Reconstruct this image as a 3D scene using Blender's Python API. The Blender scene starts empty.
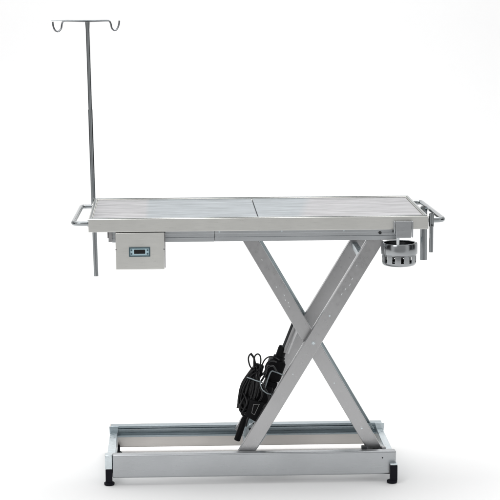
import bpy, bmesh, math, random
from mathutils import Vector, Matrix
random.seed(7)
S = bpy.context.scene
COL = S.collection
PI = math.pi

# ------------------------------------------------------------------ camera (solved from the table's own corners)
CX, CY, CZ = 0.311, -7.409, 2.0535
YAW, PITCH, ROLL, F = 0.041, -0.1505, -0.0040, 1961.4
fw = Vector((math.sin(YAW)*math.cos(PITCH), math.cos(YAW)*math.cos(PITCH), math.sin(PITCH)))
rt0 = Vector((math.cos(YAW), -math.sin(YAW), 0)); up0 = rt0.cross(fw)
rt = rt0*math.cos(ROLL) + up0*math.sin(ROLL); up = -rt0*math.sin(ROLL) + up0*math.cos(ROLL)
CAM = Vector((CX, CY, CZ))
def at(px, py, Y):
    """measured point of the photograph at a known depth Y -> metres"""
    d = fw + rt*((px-250)/F) - up*((py-250)/F)
    return CAM + d*((Y-CY)/d.y)
cd = bpy.data.cameras.new('camera'); cam = bpy.data.objects.new('camera', cd); COL.objects.link(cam)
m = Matrix((rt, up, -fw)).transposed().to_4x4(); m.translation = CAM
cam.matrix_world = m
cd.sensor_width = 36; cd.sensor_fit = 'HORIZONTAL'; cd.lens = 36*F/500; cd.clip_end = 200; cd.clip_start = .1
S.camera = cam

# ------------------------------------------------------------------ materials
def newmat(name):
    mt = bpy.data.materials.new(name); mt.use_nodes = True
    return mt, mt.node_tree, mt.node_tree.nodes['Principled BSDF']
def steel(name, col, rough, stretch=(2, 40, 40), var=.06, rvar=.08, bump=.02, blotch=.05, metal=1.0, aniso=0.0):
    mt, nt, b = newmat(name)
    b.inputs['Metallic'].default_value = metal
    tc = nt.nodes.new('ShaderNodeTexCoord'); mp = nt.nodes.new('ShaderNodeMapping')
    mp.inputs['Scale'].default_value = stretch
    nt.links.new(tc.outputs['Object'], mp.inputs['Vector'])
    n = nt.nodes.new('ShaderNodeTexNoise'); n.inputs['Scale'].default_value = 6; n.inputs['Detail'].default_value = 5
    nt.links.new(mp.outputs[0], n.inputs['Vector'])
    n2 = nt.nodes.new('ShaderNodeTexNoise'); n2.inputs['Scale'].default_value = 5; n2.inputs['Detail'].default_value = 3
    nt.links.new(tc.outputs['Object'], n2.inputs['Vector'])
    def rng(src, lo, hi):
        r = nt.nodes.new('ShaderNodeMapRange'); r.inputs['From Min'].default_value = .3; r.inputs['From Max'].default_value = .7
        r.inputs['To Min'].default_value = lo; r.inputs['To Max'].default_value = hi
        nt.links.new(src, r.inputs['Value']); return r.outputs[0]
    mul = nt.nodes.new('ShaderNodeMath'); mul.operation = 'MULTIPLY'
    nt.links.new(rng(n.outputs['Fac'], 1-var, 1+var), mul.inputs[0]); nt.links.new(rng(n2.outputs['Fac'], 1-blotch, 1+blotch), mul.inputs[1])
    mx = nt.nodes.new('ShaderNodeVectorMath'); mx.operation = 'SCALE'; mx.inputs[0].default_value = col
    nt.links.new(mul.outputs[0], mx.inputs['Scale']); nt.links.new(mx.outputs[0], b.inputs['Base Color'])
    nt.links.new(rng(n.outputs['Fac'], rough-rvar, rough+rvar), b.inputs['Roughness'])
    if bump:
        bp = nt.nodes.new('ShaderNodeBump'); bp.inputs['Strength'].default_value = bump; bp.inputs['Distance'].default_value = .002
        nt.links.new(n.outputs['Fac'], bp.inputs['Height']); nt.links.new(bp.outputs[0], b.inputs['Normal'])
    return mt
M = {}
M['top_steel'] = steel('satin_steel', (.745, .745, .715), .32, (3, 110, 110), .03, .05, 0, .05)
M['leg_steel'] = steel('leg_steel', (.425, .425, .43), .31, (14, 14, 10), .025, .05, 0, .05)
M['far_leg'] = steel('leg_steel_teal_reflection', (.44, .50, .52), .33, (14, 14, 10), .04, .05, 0, .06)  # teal reflection on the far leg is put into this steel's colour
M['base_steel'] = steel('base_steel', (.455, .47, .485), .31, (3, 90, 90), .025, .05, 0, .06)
M['web_steel'] = steel('warm_steel', (.76, .725, .69), .42, (2, 60, 60), .03, .05, 0, .05)
M['track_zinc'] = steel('zinc_track', (.40, .46, .49), .32, (2, 60, 60), .08, .08)
M['zinc'] = steel('bright_zinc', (.66, .72, .745), .34, (12, 12, 12), .12, .1)
M['apron_steel'] = steel('apron_steel', (.50, .52, .535), .36, (1.5, 60, 60), .04, .05, 0, .08)
M['dark_chrome'] = steel('dark_chrome', (.20, .21, .22), .16, (3, 3, 3), .03, .03, 0)
M['lip_steel'] = steel('lip_steel', (.40, .42, .42), .30, (3, 80, 80), .12, .06, .02, .15)
M['chrome'] = steel('chrome', (.34, .36, .37), .13, (3, 3, 3), .03, .03, 0)
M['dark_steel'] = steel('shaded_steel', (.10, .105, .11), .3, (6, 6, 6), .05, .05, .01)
M['bowl'] = steel('polished_bowl', (.36, .375, .385), .17, (6, 6, 20), .05, .05, .01)
def plain(name, col, rough, metal=0, spec=.5):
    mt, nt, b = newmat(name)
    tc = nt.nodes.new('ShaderNodeTexCoord'); n = nt.nodes.new('ShaderNodeTexNoise'); n.inputs['Scale'].default_value = 60
    nt.links.new(tc.outputs['Object'], n.inputs['Vector'])
    r = nt.nodes.new('ShaderNodeMapRange'); r.inputs['To Min'].default_value = rough-.08; r.inputs['To Max'].default_value = rough+.08
    nt.links.new(n.outputs['Fac'], r.inputs['Value']); nt.links.new(r.outputs[0], b.inputs['Roughness'])
    b.inputs['Base Color'].default_value = (*col, 1); b.inputs['Metallic'].default_value = metal
    b.inputs['Specular IOR Level'].default_value = spec
    return mt
M['black'] = plain('black_plastic', (.006, .006, .007), .5, 0, .12)
M['rubber'] = plain('black_rubber', (.008, .008, .012), .6, 0, .12)
M['cable'] = plain('cable_black', (.007, .007, .008), .30, 0, .38)
M['tie'] = plain('cable_tie', (.33, .38, .40), .4)
M['bezel'] = plain('bezel_slate', (.05, .095, .115), .35)
M['face'] = plain('display_face', (.42, .58, .64), .4)
M['lcd'] = plain('lcd_glass', (.004, .004, .005), .15)
M['mark'] = plain('grey_print', (.22, .22, .22), .5)
M['pale'] = plain('pale_plate', (.72, .75, .76), .4)
M['dark_in'] = plain('dark_gap', (.03, .033, .036), .6)

def panel_mat():
    # steel top panels: long brushed streaks; the film on them gives a lilac and a blue-grey tone
    mt, nt, b = newmat('brushed_panel')
    b.inputs['Metallic'].default_value = .9
    tc = nt.nodes.new('ShaderNodeTexCoord')
    mp = nt.nodes.new('ShaderNodeMapping'); mp.inputs['Scale'].default_value = (4.5, 62, 1)
    nt.links.new(tc.outputs['Object'], mp.inputs['Vector'])
    n = nt.nodes.new('ShaderNodeTexNoise'); n.inputs['Scale'].default_value = 1.6; n.inputs['Detail'].default_value = 8; n.inputs['Roughness'].default_value = .65
    n.inputs['Distortion'].default_value = .3
    nt.links.new(mp.outputs[0], n.inputs['Vector'])
    cr = nt.nodes.new('ShaderNodeValToRGB')
    cr.color_ramp.elements[0].position = .30; cr.color_ramp.elements[0].color = (.25, .247, .258, 1)
    cr.color_ramp.elements[1].position = .66; cr.color_ramp.elements[1].color = (.62, .615, .628, 1)
    nt.links.new(n.outputs['Fac'], cr.inputs['Fac'])
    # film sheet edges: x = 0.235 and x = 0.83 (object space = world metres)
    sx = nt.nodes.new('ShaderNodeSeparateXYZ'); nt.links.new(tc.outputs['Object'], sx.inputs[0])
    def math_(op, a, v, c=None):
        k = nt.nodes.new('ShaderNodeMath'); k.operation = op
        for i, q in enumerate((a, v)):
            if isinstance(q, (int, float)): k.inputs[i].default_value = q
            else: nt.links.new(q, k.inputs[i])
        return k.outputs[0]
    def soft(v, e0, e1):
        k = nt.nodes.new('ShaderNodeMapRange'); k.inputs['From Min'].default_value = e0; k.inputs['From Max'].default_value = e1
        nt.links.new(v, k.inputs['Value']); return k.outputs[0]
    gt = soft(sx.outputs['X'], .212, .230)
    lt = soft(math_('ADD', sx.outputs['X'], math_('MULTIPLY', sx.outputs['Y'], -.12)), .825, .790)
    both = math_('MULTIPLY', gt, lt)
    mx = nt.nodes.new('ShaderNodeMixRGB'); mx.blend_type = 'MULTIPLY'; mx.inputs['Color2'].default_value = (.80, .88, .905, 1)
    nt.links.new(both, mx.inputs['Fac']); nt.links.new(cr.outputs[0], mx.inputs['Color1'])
    # pressed ribs running the length of the panels
    rib = math_('SINE', math_('MULTIPLY', math_('ADD', sx.outputs['Y'], math_('MULTIPLY', n.outputs['Fac'], .012)), 2*PI/.043), 0)
    ribd = soft(rib, .55, 1.0)
    m2 = nt.nodes.new('ShaderNodeMixRGB'); m2.blend_type = 'MULTIPLY'; m2.inputs['Color2'].default_value = (.66, .655, .66, 1)
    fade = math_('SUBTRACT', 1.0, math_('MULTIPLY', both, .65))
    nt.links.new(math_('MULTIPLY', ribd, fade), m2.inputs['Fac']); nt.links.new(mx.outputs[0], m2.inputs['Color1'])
    nt.links.new(m2.outputs[0], b.inputs['Base Color'])
    r = nt.nodes.new('ShaderNodeMapRange'); r.inputs['To Min'].default_value = .5; r.inputs['To Max'].default_value = .28
    nt.links.new(n.outputs['Fac'], r.inputs['Value']); nt.links.new(r.outputs[0], b.inputs['Roughness'])
    bp = nt.nodes.new('ShaderNodeBump'); bp.inputs['Strength'].default_value = .25; bp.inputs['Distance'].default_value = .002
    nt.links.new(n.outputs['Fac'], bp.inputs['Height']); nt.links.new(bp.outputs[0], b.inputs['Normal'])
    return mt
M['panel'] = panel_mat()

# ------------------------------------------------------------------ helpers
def obj(name, bm, mat, parent=None, bevel=0, seg=2, smooth=None):
    me = bpy.data.meshes.new(name)
    bmesh.ops.recalc_face_normals(bm, faces=bm.faces)
    bm.to_mesh(me); bm.free()
    o = bpy.data.objects.new(name, me); COL.objects.link(o)
    me.materials.append(M[mat] if isinstance(mat, str) else mat)
    for p in me.polygons: p.use_smooth = True
    me.set_sharp_from_angle(angle=math.radians(35))
    if bevel:
        bv = o.modifiers.new('bevel', 'BEVEL'); bv.width = bevel; bv.segments = seg; bv.limit_method = 'ANGLE'; bv.angle_limit = math.radians(40)
    if parent is not None: o.parent = parent; o.matrix_parent_inverse = pinv(parent)
    return o
def pinv(p):
    return Matrix.Translation(p.location).inverted() if p.type == 'EMPTY' else Matrix.Identity(4)
def thing(name, label, cat, loc):
    o = bpy.data.objects.new(name, None); COL.objects.link(o); o.location = loc; o.empty_display_size = .05
    o['label'] = label; o['category'] = cat
    return o
def box(bm, x0, x1, y0, y1, z0, z1):
    v = [bm.verts.new(p) for p in ((x0,y0,z0),(x1,y0,z0),(x1,y1,z0),(x0,y1,z0),(x0,y0,z1),(x1,y0,z1),(x1,y1,z1),(x0,y1,z1))]
    for f in ((0,3,2,1),(4,5,6,7),(0,1,5,4),(1,2,6,5),(2,3,7,6),(3,0,4,7)): bm.faces.new([v[i] for i in f])
    return bm
def bx(*a): return box(bmesh.new(), *a)
def prism(bm, poly, p0, p1, uax, vax):
    """extrude polygon (u,v) from p0 to p1"""
    p0, p1, uax, vax = map(Vector, (p0, p1, uax, vax))
    a = [bm.verts.new(p0 + uax*u + vax*v) for u, v in poly]; b = [bm.verts.new(p1 + uax*u + vax*v) for u, v in poly]
    n = len(poly)
    for i in range(n): bm.faces.new((a[i], a[(i+1) % n], b[(i+1) % n], b[i]))
    bm.faces.new(a[::-1]); bm.faces.new(b)
    return bm
def spline(pts, n=8, closed=False):
    P = [Vector(p) for p in pts]; out = []; N = len(P)
    for i in range(N if closed else N-1):
        if closed: a, b, c, d = P[i-1], P[i], P[(i+1) % N], P[(i+2) % N]
        else: a, b, c, d = P[max(i-1, 0)], P[i], P[i+1], P[min(i+2, N-1)]
        for k in range(n):
            t = k/n
            out.append(.5*((2*b) + (c-a)*t + (2*a-5*b+4*c-d)*t*t + (3*b-a-3*c+d)*t**3))
    if not closed: out.append(P[-1])
    return out
def fillet(pts, r, n=7):
    P = [Vector(p) for p in pts]; out = [P[0]]
    for i in range(1, len(P)-1):
        a = (P[i-1]-P[i]); c = (P[i+1]-P[i]); d = min(r, a.length*.49, c.length*.49)
        A = P[i]+a.normalized()*d; C_ = P[i]+c.normalized()*d
        for k in range(n+1):
            t = k/n; out.append(A*(1-t)**2 + P[i]*2*t*(1-t) + C_*t*t)
    out.append(P[-1]); return out
def tube(bm, pts, r, seg=12, closed=False, radii=None):
    P = [Vector(p) for p in pts]; N = len(P); rings = []
    T = []
    for i in range(N):
        a = P[i-1] if (i or closed) else P[i]; b = P[(i+1) % N] if (i < N-1 or closed) else P[i]
        T.append((b-a).normalized())
    nrm = T[0].orthogonal().normalized()
    for i in range(N):
        nrm = (nrm - T[i]*nrm.dot(T[i])).normalized(); bn = T[i].cross(nrm)
        rr = radii[i] if radii else r
        rings.append([bm.verts.new(P[i] + (nrm*math.cos(2*PI*k/seg) + bn*math.sin(2*PI*k/seg))*rr) for k in range(seg)])
    for i in range(N if closed else N-1):
        A, B = rings[i], rings[(i+1) % N]
        off = 0
        if closed and i == N-1:
            off = min(range(seg), key=lambda s: (A[0].co-B[s].co).length)
        for k in range(seg): bm.faces.new((A[k], A[(k+1) % seg], B[(k+1+off) % seg], B[(k+off) % seg]))
    if not closed: bm.faces.new(rings[0][::-1]); bm.faces.new(rings[-1])
    return bm
def tb(*a, **k): return tube(bmesh.new(), *a, **k)
def lathe(bm, prof, c, seg=56, closed=True):
    """prof: list of (r,z) ; closed loop profile"""
    rings = [[bm.verts.new((c[0]+r*math.cos(2*PI*k/seg), c[1]+r*math.sin(2*PI*k/seg), c[2]+z)) for k in range(seg)] for r, z in prof]
    n = len(prof)
    for i in range(n if closed else n-1):
        A, B = rings[i], rings[(i+1) % n]
        for k in range(seg): bm.faces.new((A[k], A[(k+1) % seg], B[(k+1) % seg], B[k]))
    return bm
def disc(bm, c, axis, r, h, seg=20, r2=None):
    c = Vector(c); axis = Vector(axis).normalized()
    return tube(bm, [c, c+axis*h], r, seg, radii=[r, r2 or r])
def obox(bm, c, ax, ay, az, hx, hy, hz):
    c, ax, ay, az = map(Vector, (c, ax, ay, az))
    v = [bm.verts.new(c + ax*hx*sx + ay*hy*sy + az*hz*sz) for sx, sy, sz in ((-1,-1,-1),(1,-1,-1),(1,1,-1),(-1,1,-1),(-1,-1,1),(1,-1,1),(1,1,1),(-1,1,1))]
    for f in ((0,3,2,1),(4,5,6,7),(0,1,5,4),(1,2,6,5),(2,3,7,6),(3,0,4,7)): bm.faces.new([v[i] for i in f])
    return bm

# ------------------------------------------------------------------ the setting: a white studio sweep
def studio_white():
    mt, nt, b = newmat('studio_white')
    tc = nt.nodes.new('ShaderNodeTexCoord'); n = nt.nodes.new('ShaderNodeTexNoise'); n.inputs['Scale'].default_value = 1.2
    nt.links.new(tc.outputs['Object'], n.inputs['Vector'])
    r = nt.nodes.new('ShaderNodeMapRange'); r.inputs['To Min'].default_value = .885; r.inputs['To Max'].default_value = .905
    nt.links.new(n.outputs['Fac'], r.inputs['Value'])
    cb = nt.nodes.new('ShaderNodeCombineColor')
    for k in range(3): nt.links.new(r.outputs[0], cb.inputs[k])
    nt.links.new(cb.outputs[0], b.inputs['Base Color'])
    b.inputs['Roughness'].default_value = .8; b.inputs['Specular IOR Level'].default_value = .1
    return mt
WH = studio_white()
def sheet(name, prof, x0, x1):
    bm = bmesh.new(); a = [bm.verts.new((x0, y, z)) for y, z in prof]; b = [bm.verts.new((x1, y, z)) for y, z in prof]
    for i in range(len(prof)-1): bm.faces.new((a[i], b[i], b[i+1], a[i+1]))
    o = obj(name, bm, WH); o['kind'] = 'structure'; return o
R = 1.6; YB = 5.5
sheet('floor', [(-3.2, 0), (YB-R, 0)], -9, 9)
sheet('backdrop', [(YB-R + R*math.sin(t*PI/48), R - R*math.cos(t*PI/48)) for t in range(25)] + [(YB, 5.5)], -9, 9)

# ------------------------------------------------------------------ the lifting table
L, W, H, TT = 1.30, .631, 1.053, .050
T = thing('examination_table', 'stainless steel scissor lift table with brushed top, grey base and black feet', 'table', (.62, .3, 0))
# tabletop frame: four walls with a lip round the recessed panels
tf = bmesh.new(); lip = .013
def ring_prof(bm):
    # outer wall + top lip + inner step, mitred
    pr = [(0, H-TT), (0, H), (lip, H), (lip, H-.007), (.03, H-.007), (.03, H-.012), (.003, H-.012), (.003, H-TT)]
    rows = []
    for d, z in pr:
        rows.append([bm.verts.new(p) for p in ((d, d, z), (L-d, d, z), (L-d, W-d, z), (d, W-d, z))])
    n = len(pr)
    for i in range(n):
        A, B = rows[i], rows[(i+1) % n]
        for k in range(4): bm.faces.new((A[k], A[(k+1) % 4], B[(k+1) % 4], B[k]))
ring_prof(tf)
obj('tabletop_frame', tf, 'top_steel', T, .0018, 3)
lp = bmesh.new()
rows = [[lp.verts.new(p) for p in ((d, d, z), (L-d, d, z), (L-d, W-d, z), (d, W-d, z))] for d, z in ((.0045, H+.0006), (.0045, H+.0030), (.0118, H+.0030), (.0118, H+.0006))]
for i in range(4):
    for k in range(4): lp.faces.new((rows[i][k], rows[i][(k+1) % 4], rows[(i+1) % 4][(k+1) % 4], rows[(i+1) % 4][k]))
obj('edge_lip', lp, 'lip_steel', T, .0008)
# two lift-out panels, seam between them
SX = .648
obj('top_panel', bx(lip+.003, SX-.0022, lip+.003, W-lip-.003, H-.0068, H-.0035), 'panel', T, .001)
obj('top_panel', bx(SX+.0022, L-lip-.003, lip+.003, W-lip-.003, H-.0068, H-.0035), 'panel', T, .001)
obj('underside_tray', bx(.032, L-.032, .032, W-.032, H-.046, H-.0125), 'apron_steel', T)
# upper carriage below the top: front and rear side channels in two telescoping lengths, end members
def channel(x0, x1, yf, z0, z1, back=False):
    s = -1 if back else 1
    pr = [(0, z0), (0, z0+.017), (.0016, z0+.0172), (.0016, z0+.0298), (0, z0+.030), (0, z1), (.03, z1), (.03, z1-.003), (.0065, z1-.003), (.0065, z0+.0022), (.03, z0+.0022), (.03, z0)]
    return prism(bmesh.new(), pr, (x0, yf, 0), (x1, yf, 0), (0, s, 0), (0, 0, 1))
ZA = H-TT+.0035
obj('side_channel', channel(.4822, 1.186, .060, .9545, ZA), 'apron_steel', T, .001)
obj('seam_shade_strip', bx(.470, .494, .0672, .0690, .957, ZA-.001), 'dark_in', T)  # added dark strip behind the seam, painting the shade in the gap
obj('side_channel', channel(.088, .4813, .0606, .9540, ZA), 'apron_steel', T, .001)
obj('side_channel', channel(.088, 1.186, W-.06, .9545, ZA, True), 'apron_steel', T, .001)
obj('cross_member', bx(.10, .14, .097, W-.093, .962, ZA), 'apron_steel', T, .001)
obj('cross_member', bx(1.14, 1.18, .093, W-.093, .962, ZA), 'apron_steel', T, .001)
e = bx(.074, .0875, .05, .10, .957, ZA); box(e, .070, .0738, .045, .09, .973, ZA)
obj('end_bracket', e, 'leg_steel', T, .001)
s = disc(bmesh.new(), (1.12, .0602, .982), (0, -1, 0), .006, .004); obj('screw', s, 'dark_in', T, .001)
for xx in (.50, .74, .98):
    obj('screw', disc(bmesh.new(), (xx, .0602, .992), (0, -1, 0), .0035, .0015), 'zinc', T)

# handles: bent chrome tube at both ends
hl = fillet([(-.0005, .535, 1.034), (-.048, .535, 1.034), (-.062, .06, 1.029), (-.0005, .06, 1.029)], .035)
h_ = obj('handle', tb(hl, .0088, 16), 'chrome', T)
for yy in (.535, .06): obj('weld_collar', disc(bmesh.new(), (.0005, yy, 1.034 if yy > .3 else 1.029), (-1, 0, 0), .0125, .006), 'chrome', h_, .001)
hr = fillet([(1.3005, .555, 1.036), (1.342, .555, 1.036), (1.366, .055, 1.031), (1.3005, .055, 1.031)], .04)
h_ = obj('handle', tb(hr, .0102, 16), 'chrome', T)
for yy in (.555, .055): obj('weld_collar', disc(bmesh.new(), (1.2995, yy, 1.036 if yy > .3 else 1.031), (1, 0, 0), .0125, .006), 'chrome', h_, .001)
# pole sockets welded to the right end
def hollow(c, r, z0, z1, wall=.002):
    return lathe(bmesh.new(), [(r, z0), (r, z1), (r-wall, z1), (r-wall, z0)], (c[0], c[1], 0), 32)
k = obj('pole_socket', hollow((1.3252, .335), .0143, .832, 1.046), 'chrome', T)
obj('mounting_plate', bx(1.3003, 1.3112, .322, .348, 1.006, 1.044), 'top_steel', k, .001)
k = obj('pole_socket', hollow((1.3125, .012), .0098, 1.012, 1.0615), 'chrome', T)
obj('inner_tube', hollow((1.3125, .012), .0077, .912, 1.014), 'chrome', k)
obj('screw', disc(bmesh.new(), (1.3125, .003, 1.018), (0, -1, 0), .004, .006), 'dark_in', k)

# control box with its temperature display
cb = obj('control_box', bx(.102, .288, .0045, .058, .857, .9995), 'top_steel', T, .0022, 3)
obj('edge_flange', bx(.2885, .292, .010, .056, .862, .997), 'leg_steel', cb, .0008)
dz0, dz1, dx0, dx1 = .9075, .9435, .153, .2335
bz = bmesh.new()
for a in ((dx0, dx1, -.0015, .0040, dz1-.004, dz1), (dx0, dx1, -.0015, .0040, dz0, dz0+.004), (dx0, dx0+.0045, -.0015, .0040, dz0+.0041, dz1-.0041), (dx1-.0045, dx1, -.0015, .0040, dz0+.0041, dz1-.0041)): box(bz, *a)
obj('display_bezel', bz, 'bezel', cb)
obj('display_face', bx(dx0+.0046, dx1-.0046, .0008, .0042, dz0+.0041, dz1-.0041), 'face', cb)
obj('lcd_screen', bx(.1725, .2145, -.0006, .0006, .9185, .9345), 'lcd', cb, .0012)
for x in (.1625, .2235):
    for z in (.9325, .9185):
        obj('button', disc(bmesh.new(), (x, .0006, z), (0, -1, 0), .0032, .0018, 14), 'bezel', cb)
for x, z in ((.1035, .935), (.2865, .935)):
    obj('screw', disc(bmesh.new(), (x, .0043, z), (0, -1, 0), .0022, .0012, 12), 'dark_in', cb)

# scissor legs: four C channels, near pair web forward, far pair web outward at the rear
def cbeam(P0, P1, w, yweb, depth, inward, name='scissor_leg', mat='leg_steel'):
    P0 = Vector((P0[0], yweb, P0[1])); P1 = Vector((P1[0], yweb, P1[1]))
    d = (P1-P0).normalized(); u = Vector((-d.z, 0, d.x)); h = w/2; t = .0035; v = Vector((0, inward, 0))
    pr = [(-h, 0), (h, 0), (h, depth), (h-t, depth), (h-t, t), (-h+t, t), (-h+t, depth), (-h, depth)]
    return obj(name, prism(bmesh.new(), pr, P0-d*.03, P1, u, v), mat, T, .0032, 3), d, u
A0, A1 = (.607, .125), (1.1075, .953)
B0, B1 = (1.1085, .113), (.6195, .953)
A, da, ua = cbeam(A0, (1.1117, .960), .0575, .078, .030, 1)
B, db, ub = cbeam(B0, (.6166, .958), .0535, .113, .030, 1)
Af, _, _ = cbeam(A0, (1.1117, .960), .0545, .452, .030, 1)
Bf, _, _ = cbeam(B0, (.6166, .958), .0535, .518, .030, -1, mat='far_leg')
def on(P0, P1, t, off, y):
    p = Vector((P0[0], y, P0[1])).lerp(Vector((P1[0], y, P1[1])), t); d = (Vector((P1[0], 0, P1[1]))-Vector((P0[0], 0, P0[1]))).normalized()
    return p + Vector((-d.z, 0, d.x))*off
def rivet(par, p, r=.0035, mt='zinc', h=.0014): obj('rivet', disc(bmesh.new(), p, (0, -1, 0), r, h, 12), mt, par)
piv = (.864, .078, .5475)
obj('pivot_bolt', tb([(.864, .0785, .5475), (.864, .0745, .5475)], .0055, 20), 'zinc', A, .001)
obj('washer', tb([(.864, .0779, .5475), (.864, .0768, .5475)], .0092, 24), 'base_steel', A, .0003)
obj('pivot_shaft', tb([(.864, .113+.005, .5475), (.864, .545, .5475)], .011, 20), 'zinc', T)
for t, o in ((.74, .004), (.765, .002), (.79, -.004), (.815, .0), (.87, .012)):
    obj('slot_mark', obox(bmesh.new(), on(A0, A1, t, o, .0776), da, (0, 1, 0), ua, .0045 if t != .87 else .0025, .0006, .0010), 'pale', A)
for t, o in ((.905, .0), (.78, .006), (.735, -.004), (.715, .002), (.70, -.003), (.685, .002)):
    obj('slot_mark', obox(bmesh.new(), on(B0, B1, t, o, .1126), db, (0, 1, 0), ub, .0032, .0006, .0010), 'pale', B)
rivet(A, on(A0, A1, .64, 0, .0779)); rivet(A, on(A0, A1, .36, .004, .0779), .0025)
rivet(B, on(B0, B1, .32, .004, .1129), .0025); rivet(B, on(B0, B1, .10, .002, .1129))
# cross tube and lug between the raised ends of the two A legs
ct = on(A0, A1, .905, .0, 0)
obj('cross_tube', bx(ct.x-.012, ct.x+.012, .112, .4515, ct.z-.012, ct.z+.012), 'zinc', T, .003)
ct2 = on(B0, B1, .60, .0, 0)
obj('cross_tube', tb([(ct2.x, .146, ct2.z), (ct2.x, .485, ct2.z)], .014, 20), 'leg_steel', T)
# pivots and rollers at the leg ends
for (p, y0, y1) in ((Vector((.607, 0, .098)), .07, .555), (Vector((1.075, 0, .975)), .092, .53)):
    obj('end_shaft', tb([(p.x, y0, p.z), (p.x, y1, p.z)], .009, 16), 'zinc', T)
for y in (.093, .52):
    r = obj('roller', disc(bmesh.new(), (1.112, y, .097), (0, 1, 0), .020, .018, 28), 'black', T, .002)
    obj('roller_axle', disc(bmesh.new(), (1.112, y-.004, .097), (0, 1, 0), .007, .026, 16), 'zinc', r)
r = obj('roller_bracket', bx(1.055, 1.075, .075, .10, .100, .131), 'dark_in', T, .002)
obj('roller_bracket', bx(1.135, 1.150, .075, .10, .100, .128), 'leg_steel', T, .002)

# base
BX0, BX1 = .048, 1.1855
# front beam: box section with rolled lower corner at the left
fr = bmesh.new()
pr = [(.030, .030), (.030, .1235), (.070, .1235), (.070, .030)]
prism(fr, [(u, v) for u, v in pr], (.0765, 0, 0), (BX1, 0, 0), (0, 1, 0), (0, 0, 1))
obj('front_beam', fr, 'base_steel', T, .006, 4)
obj('corner_post', bx(BX0, .0758, .028, .070, .066, .1225), 'zinc', T, .002)
bb = obj('rear_beam', bx(BX0+.004, BX1-.004, .536, .572, .0245, .117), 'web_steel', T, .003)
# C track fixed to the rear beam, open to the front
tr = bmesh.new()
pt = [(.5355, .077), (.5355, .1245), (.496, .1245), (.496, .116), (.499, .116), (.499, .1215), (.531, .1215), (.531, .106), (.525, .106), (.525, .098), (.531, .098), (.531, .0805), (.499, .0805), (.499, .084), (.496, .084), (.496, .077)]
prism(tr, pt, (BX0+.010, 0, 0), (BX1-.006, 0, 0), (0, 1, 0), (0, 0, 1))
tk = obj('rear_track', tr, 'track_zinc', T, .0008)
for x0, x1 in ((.135, .18), (.90, .915)):
    obj('pale_strip', bx(x0, x1, .5242, .5248, .1005, .1035), 'pale', tk)
ll = bx(BX0+.006, .086, .0705, .5350, .040, .098)
obj('end_beam', ll, 'zinc', T, .003)
obj('end_beam', bx(1.155, 1.184, .0705, .4955, .040, .100), 'zinc', T, .003)
g = bmesh.new()   # folded gusset at the right rear corner
prism(g, [(1.150, .1245), (1.190, .1245), (1.184, .060), (1.168, .060)], (0, .4905, 0), (0, .4945, 0), (1, 0, 0), (0, 0, 1))
obj('gusset', g, 'zinc', T, .001)
g = bmesh.new()
prism(g, [(BX0+.004, .1245), (BX0+.042, .1245), (BX0+.034, .068), (BX0+.006, .068)], (0, .4905, 0), (0, .4945, 0), (1, 0, 0), (0, 0, 1))
obj('gusset', g, 'track_zinc', T, .001)
# adjustable rubber feet
def foot(x, y, w, zt, ring):
    b_ = bx(x-w/2, x+w/2, y-.014, y+.014, .011, zt)
    f = obj('foot', b_, 'rubber', T, .0025, 3)
    f2 = bmesh.new(); tube(f2, [(x+ring, y, 0.0005), (x+ring, y, .0035), (x+ring, y, .010), (x+ring, y, .0125)], .02, 28, radii=[.0185, .0205, .0205, .0165])
    obj('foot_pad', f2, 'rubber', f)
foot(.0625, .044, .026, .065, .001)
foot(1.174, .0145, .028, .073, -.006)
foot(.082, .512, .024, .039, 0)
foot(1.165, .512, .024, .039, 0)
obj('bolt', disc(bmesh.new(), (1.132, .0301, .097), (0, -1, 0), .003, .0012, 12), 'dark_in', T)
obj('foot_bracket', bx(1.160, 1.1875, .0005, .0285, .0735, .080), 'zinc', T, .001)

# lifting actuator between the legs (at mid depth)
YA = .300
a0 = at(251, 437, YA); a1 = at(283, 347, YA); a2 = at(297, 315, YA)
ax = (a1-a0).normalized(); az = Vector((-ax.z, 0, ax.x)); ay = Vector((0, 1, 0))
def P(px, py, Y=YA): return at(px, py, Y)
ac = obj('actuator', tb([P(276, 366), P(279.5, 356.5), P(280, 356), P(282.6, 348.5), P(283.4, 346)], .02, 24, radii=[.024, .024, .0185, .0185, .016]), 'black', T, .001)
obj('gear_housing', obox(bmesh.new(), P(274.5, 369), ax, ay, az, .042, .035, .034), 'black', ac, .010, 4)
obj('motor', tb([P(274, 373), P(259, 412)], .026, 28), 'black', ac, .003)
obj('motor_block', obox(bmesh.new(), P(269, 388), ax, ay, az, .034, .032, .024), 'black', ac, .005, 3)
obj('sleeve_dark_edge', tb([P(283.2, 347, .285), P(283.2, 347, .285).lerp(P(293.2, 321.5, .285), 1.25)], .0042, 14), 'dark_in', ac)  # added dark tube, stands in for the darker left edge of the sleeve
obj('piston_sleeve', tb([P(284.6, 352), P(287.4, 345).lerp(P(298, 319), 1.15)], .0185, 24), 'leg_steel', ac)
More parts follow.
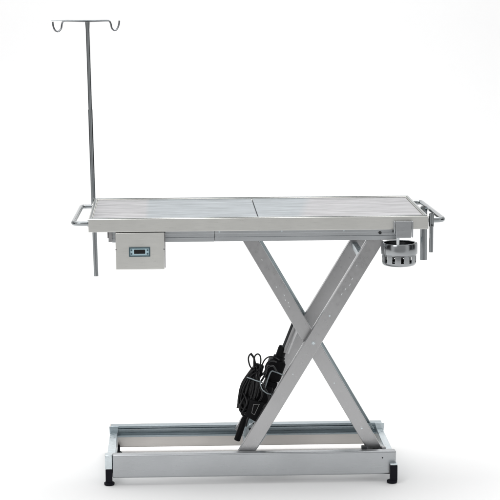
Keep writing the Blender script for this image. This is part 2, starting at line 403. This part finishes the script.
# lower lug plates and the black spring rod beside it
for y in (.33, .225):
    g = bmesh.new(); q = [P(246, 423), P(256, 415), P(266, 430), P(255, 446), P(246, 446), P(243.5, 435)]
    prism(g, [(v.x, v.z) for v in q], (0, y, 0), (0, y+.004, 0), (1, 0, 0), (0, 0, 1))
    lug = obj('mounting_lug', g, 'zinc', T, .001)
for px, py in ((250, 429), (254, 424), (248, 436), (254, 434)):
    c = P(px, py, .2245); obj('bolt', disc(bmesh.new(), c, (0, -1, 0), .0055, .004, 6), 'dark_in', lug)
obj('mounting_lug', obox(bmesh.new(), P(251, 430, .27), ax, ay, az, .022, .03, .012), 'zinc', T, .002)
s = tb([P(236.8, 440.5, .22), P(237, 440, .22), P(244, 420, .22), P(245.5, 416, .22)], .0125, 20, radii=[.010, .0125, .0125, .009])
obj('damper_rod', s, 'black', T, .001)
obj('damper_tip', tb([P(245.5, 416, .22), P(251, 402, .22)], .006, 14), 'black', T)

# ------------------------------------------------------------------ hand control hanging by the motor
HC = thing('hand_control', 'small black hand control with thin grey outline, hung against the lower motor', 'remote control', P(257, 424, .18))
q = [P(250, 399.5, .16), P(264.5, 403.5, .16), P(256.5, 422.5, .16), P(245.3, 416.2, .16)]
hb = obj('casing', prism(bmesh.new(), [(v.x, v.z) for v in q], (0, .160, 0), (0, .182, 0), (1, 0, 0), (0, 0, 1)), 'black', HC, .004, 3)
q = [P(253.6, 404.4, .158), P(259.4, 404.2, .158), P(254.4, 414.8, .158), P(251.7, 413.0, .158)]
mk = bmesh.new()
for i in range(4): tube(mk, [q[i], q[(i+1) % 4]], .0011, 6)
obj('outline_mark', mk, 'mark', HC)
lead = spline([P(258, 402, .171), P(261, 398, .17), P(262, 392, .17), P(258, 385, .18), P(254, 380, .2)], 6)
obj('lead', tb(lead, .004, 8), 'cable', HC)

# ------------------------------------------------------------------ bundled power cable
CB = thing('cable_bundle', 'coiled black power cable tied in a bundle beside the lift motor', 'cable', P(243, 408, .20))
c0 = P(256, 368, .20); c1 = P(243.5, 409, .20); cx = (c0-c1).normalized(); cz = Vector((-cx.z, 0, cx.x))
coil = bmesh.new(); ln = (c0-c1).length
pts = []
turns = 11
for i in range(turns*12):
    a = 2*PI*i/12; j = i//12
    s = math.cos(a)*.5; wv = math.sin(a)
    L0 = ln*(.90 + .10*math.sin(j*2.1)); mid = .52 + .04*math.sin(j*1.7)
    width = (.019 + .006*math.sin(j*1.3)) * (1.25 - .9*max(s, -.2))
    p = c1 + cx*(ln*mid + L0*s) + cz*(wv*width + .006*math.sin(j*2.7)) + ay*(.018*math.sin(j*2.3+a*.5) + .010*wv)
    pts.append(p + Vector((random.uniform(-.002, .002), random.uniform(-.003, .003), random.uniform(-.002, .002))))
tube(coil, spline(pts, 3), .0042, 8)
obj('coil', coil, 'cable', CB)
inner = bmesh.new()
for j in range(15):
    o = cz*random.uniform(-.026, .022) + ay*random.uniform(-.01, .02)
    tube(inner, spline([c1+o*1.1-cx*.004, c1.lerp(c0, .3)+o*1.3, c1.lerp(c0, .6)+o*.8, c0+o*.5], 5), .0048, 8)
obj('strand', inner, 'cable', CB)
# loops standing out at the top
def loop(pp, r=.0031, closed=False, nm='loop'):
    obj(nm, tb(spline([P(*q) for q in pp], 7), r, 8), 'cable', CB)
loop([(254, 371, .19), (250, 366, .18), (248.4, 359, .17), (250, 354.6, .17), (253, 357, .18), (255, 364, .19), (256, 372, .2)])
loop([(254.5, 371, .19), (253.8, 362, .18), (255, 356, .17), (258, 354, .17), (260.5, 357, .17), (260.5, 364, .18), (258, 373, .19)])
loop([(250.5, 353.2, .18), (253.8, 358, .18), (255.5, 366, .19), (256.5, 374, .2)], .0042)
loop([(262, 374, .2), (262, 366, .19), (265, 359.5, .19), (270, 356.6, .19), (275, 357.5, .2), (279, 360, .22)], .0028)
loop([(258, 384, .2), (262, 380, .18), (266, 372, .18), (266, 366, .19), (270, 361, .2), (276, 362, .23)], .0042)
loop([(259, 377, .2), (264, 373, .17), (268, 367, .17), (273, 366, .2), (277, 372, .24)], .0042)
loop([(250, 395, .19), (256, 404, .17), (253, 412, .17), (248, 419, .18), (246, 426, .2)], .0042)
loop([(244, 398, .19), (240.2, 405, .18), (240.6, 411, .18), (245, 413, .18), (251, 410, .18)], .0045)
loop([(243, 392, .2), (247, 402, .17), (244, 409, .17), (242, 413.5, .18), (246, 417, .19)], .0048)
loop([(262, 384, .18), (268, 395, .16), (268, 402, .16), (262, 407, .17)], .0046)
obj('plug', obox(bmesh.new(), P(250.5, 394, .225), cx, ay, cz, .046, .012, .024), 'black', CB, .008, 3)
# plug block in the bundle
pl = obj('plug', obox(bmesh.new(), P(256.5, 372.5, .215), cx, ay, cz, .036, .016, .021), 'black', CB, .006, 3)
obj('plug', obox(bmesh.new(), P(244.6, 406, .215), cx, ay, cz, .024, .014, .014), 'black', CB, .005, 3)
obj('plug', obox(bmesh.new(), P(263, 396, .225), cx, ay, cz, .044, .014, .030), 'black', CB, .008, 3)
obj('cable_tie', tb(spline([P(246.8, 377.3, .165), P(251, 378.6, .160), P(256, 380.6, .158), P(261, 382, .165), P(262.5, 383, .20), P(256, 381, .25)], 6), .0021, 8), 'tie', CB)
obj('cable_tie', tb(spline([P(260, 382, .165), P(262, 389, .155), P(267, 393.3, .155), P(271, 394.2, .16)], 6), .0020, 8), 'tie', CB)
obj('cable_tie', tb(spline([P(264.5, 391, .20), P(266.5, 383, .225), P(270.8, 372, .23), P(275, 371.8, .235), P(283, 375, .24), P(285, 375.5, .27)], 6), .0026, 8), 'tie', CB)

# ------------------------------------------------------------------ drip pole
IY = .646
V = thing('drip_pole', 'tall thin chrome drip pole with two hooks rising behind the left corner', 'drip pole', (-.003, IY, .735))
p = lambda px, py: at(px, py, IY)
obj('upper_pole', tb([p(87.4, 22.2), p(87.6, 30), p(90.3, 110)], .0078, 16, radii=[.0098, .0078, .0078]), 'chrome', V)
obj('lower_pole', tb([p(90.3, 109.5), p(93.3, 198), p(96.2, 276)], .0094, 18), 'chrome', V)
obj('clamp', bx(-.014, .016, W+.0005, IY+.011, 1.008, 1.036), 'leg_steel', V, .002)
obj('flat_bar', obox(bmesh.new(), p(79.5, 20.4), (1, 0, 0), (0, 1, 0), (0, 0, 1), .1145, .005, .0012), 'zinc', V)
def hook(pp): obj('hook', tb(spline([p(*q) for q in pp], 6), .0036, 10), 'dark_chrome', V)
hook([(87, 21.3), (76, 21), (66, 20.8), (63.2, 21.4), (62, 24), (61.2, 28.4), (59, 31.1), (56.6, 31.3), (54.4, 29.2), (53.1, 25.5), (52.7, 21.8)])
hook([(87, 21.3), (96, 21), (106, 20.6), (109.2, 21), (110.8, 23.8), (111.8, 28), (113.8, 30.1), (116, 30), (117.8, 27.6), (119, 24), (119.3, 20.6)])

# ------------------------------------------------------------------ drain bowl hanging at the right front
PX, PY_, PZ = 1.196, .072, .852
D = thing('drain_bowl', 'round polished steel drain bowl clipped under the right front edge of the table', 'bowl', (PX, PY_, PZ))
ro, ri = .071, .069
obj('rim_band', lathe(bmesh.new(), [(ro-.001, .047), (ro, .050), (ro, .084), (ro-.002, .089), (ro-.006, .0905), (ro-.012, .089), (ro-.012, .086), (ro-.006, .087), (ro-.003, .084), (ro-.003, .047)], (PX, PY_, PZ), 72), 'bowl', D)
# lower bowl with slots cut round it
bw = bmesh.new(); seg = 72; rr = .0665
prof = [(0.0, .0), (.050, .0), (.060, .003), (.0650, .008), (rr, .015), (rr, .041), (rr, .052)]
rings = [[bw.verts.new((PX+r*math.cos(2*PI*k/seg), PY_+r*math.sin(2*PI*k/seg), PZ+z)) for k in range(seg)] if r > 0 else [bw.verts.new((PX, PY_, PZ+z))] for r, z in prof]
for i in range(len(prof)-1):
    for k in range(seg):
        k2 = (k+1) % seg
        if i == 4 and k % 6 in (0, 1): continue          # open slots
        if i == 0: bw.faces.new((rings[0][0], rings[1][k2], rings[1][k]))
        else: bw.faces.new((rings[i][k], rings[i][k2], rings[i+1][k2], rings[i+1][k]))
o = obj('bowl_body', bw, 'bowl', D)
sm = o.modifiers.new('thickness', 'SOLIDIFY'); sm.thickness = .0012
es = o.modifiers.new('crisp', 'EDGE_SPLIT'); es.split_angle = math.radians(35)
# inner dish; shade in the bowl's hollow is painted by its darkened steel
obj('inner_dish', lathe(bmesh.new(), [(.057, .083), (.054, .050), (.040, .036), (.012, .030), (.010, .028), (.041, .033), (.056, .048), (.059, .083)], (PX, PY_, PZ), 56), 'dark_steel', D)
# clip over the table's edge
cl = bmesh.new()
prism(cl, [(1.1690, 1.036), (1.2335, 1.036), (1.2310, .973), (1.1740, .973)], (0, -.0225, 0), (0, -.0190, 0), (1, 0, 0), (0, 0, 1))
ck = obj('clip_plate', cl, 'base_steel', D, .0012)
obj('clip_side', bx(1.2345, 1.2385, -.0225, -.0008, .974, 1.036), 'apron_steel', ck, .001)
obj('clip_side', bx(1.1645, 1.1685, -.0225, -.0008, .990, 1.036), 'apron_steel', ck, .001)
obj('clip_foot', bx(1.176, 1.230, -.0188, .040, .9728, .9758), 'zinc', ck, .001)
obj('clip_screw', tb([(1.160, -.010, .998), (1.1643, -.010, .998)], .0055, 16), 'dark_in', ck)
obj('hanger_pin', tb([(1.184, .012, .9727), (1.184, .012, .934)], .0060, 16), 'pale', D, .001)

# ------------------------------------------------------------------ light: studio surroundings and soft boxes
wd = bpy.data.worlds.new('World'); S.world = wd; wd.use_nodes = True
nt = wd.node_tree; bg = nt.nodes['Background']
tc = nt.nodes.new('ShaderNodeTexCoord'); sp = nt.nodes.new('ShaderNodeSeparateXYZ'); nt.links.new(tc.outputs['Generated'], sp.inputs[0])
def mth(op, a, b):
    k = nt.nodes.new('ShaderNodeMath'); k.operation = op
    for i, q in enumerate((a, b)):
        if isinstance(q, (int, float)): k.inputs[i].default_value = q
        else: nt.links.new(q, k.inputs[i])
    return k.outputs[0]
az_ = mth('ARCTAN2', sp.outputs['X'], sp.outputs['Y'])          # 0 = behind the table, +-pi = behind the camera
azn = mth('ADD', mth('DIVIDE', az_, 2*PI), .5)
cr = nt.nodes.new('ShaderNodeValToRGB'); nt.links.new(azn, cr.inputs[0])
el = cr.color_ramp.elements
stops = [(0.0, .52), (.09, .50), (.11, .85), (.15, .9), (.175, .06), (.29, .05), (.33, .9), (.5, 1), (.67, .9), (.71, .05), (.825, .06), (.85, .9), (.89, .85), (.92, .50), (1.0, .52)]
el[0].position = 0; el[0].color = (.52, .52, .52, 1); el[1].position = 1; el[1].color = (.52, .52, .52, 1)
for ps, v in stops[1:-1]:
    e_ = el.new(ps); e_.color = (v, v, v, 1)
# overhead: white ceiling
upf = nt.nodes.new('ShaderNodeMapRange'); upf.inputs['From Min'].default_value = .35; upf.inputs['From Max'].default_value = .6
nt.links.new(sp.outputs['Z'], upf.inputs['Value'])
mx = nt.nodes.new('ShaderNodeMixRGB'); mx.inputs['Color2'].default_value = (1, 1, 1, 1)
nt.links.new(upf.outputs[0], mx.inputs['Fac']); nt.links.new(cr.outputs[0], mx.inputs['Color1'])
nt.links.new(mx.outputs[0], bg.inputs['Color']); bg.inputs['Strength'].default_value = .74
def area(name, loc, tgt, sx, sy, pw):
    l = bpy.data.lights.new(name, 'AREA'); l.shape = 'RECTANGLE'; l.size = sx; l.size_y = sy; l.energy = pw
    o = bpy.data.objects.new(name, l); COL.objects.link(o); o.location = loc
    o.rotation_euler = (Vector(tgt)-Vector(loc)).to_track_quat('-Z', 'Y').to_euler()
area('softbox_above', (.5, 1.2, 4.2), (.6, 1.0, 0), 4.0, 2.6, 105)
area('softbox_front', (-1.8, -4.4, 3.4), (.5, .4, .5), 2.2, 2.2, 36)
area('softbox_backdrop', (.5, 2.6, 4.8), (.5, 5.4, 1.2), 7, 1.0, 45)

S.view_settings.view_transform = 'Standard'; S.view_settings.look = 'None'; S.view_settings.gamma = 1; S.view_settings.exposure = 0.2
S.render.engine = 'CYCLES'
S.render.resolution_x = 1024; S.render.resolution_y = 1024
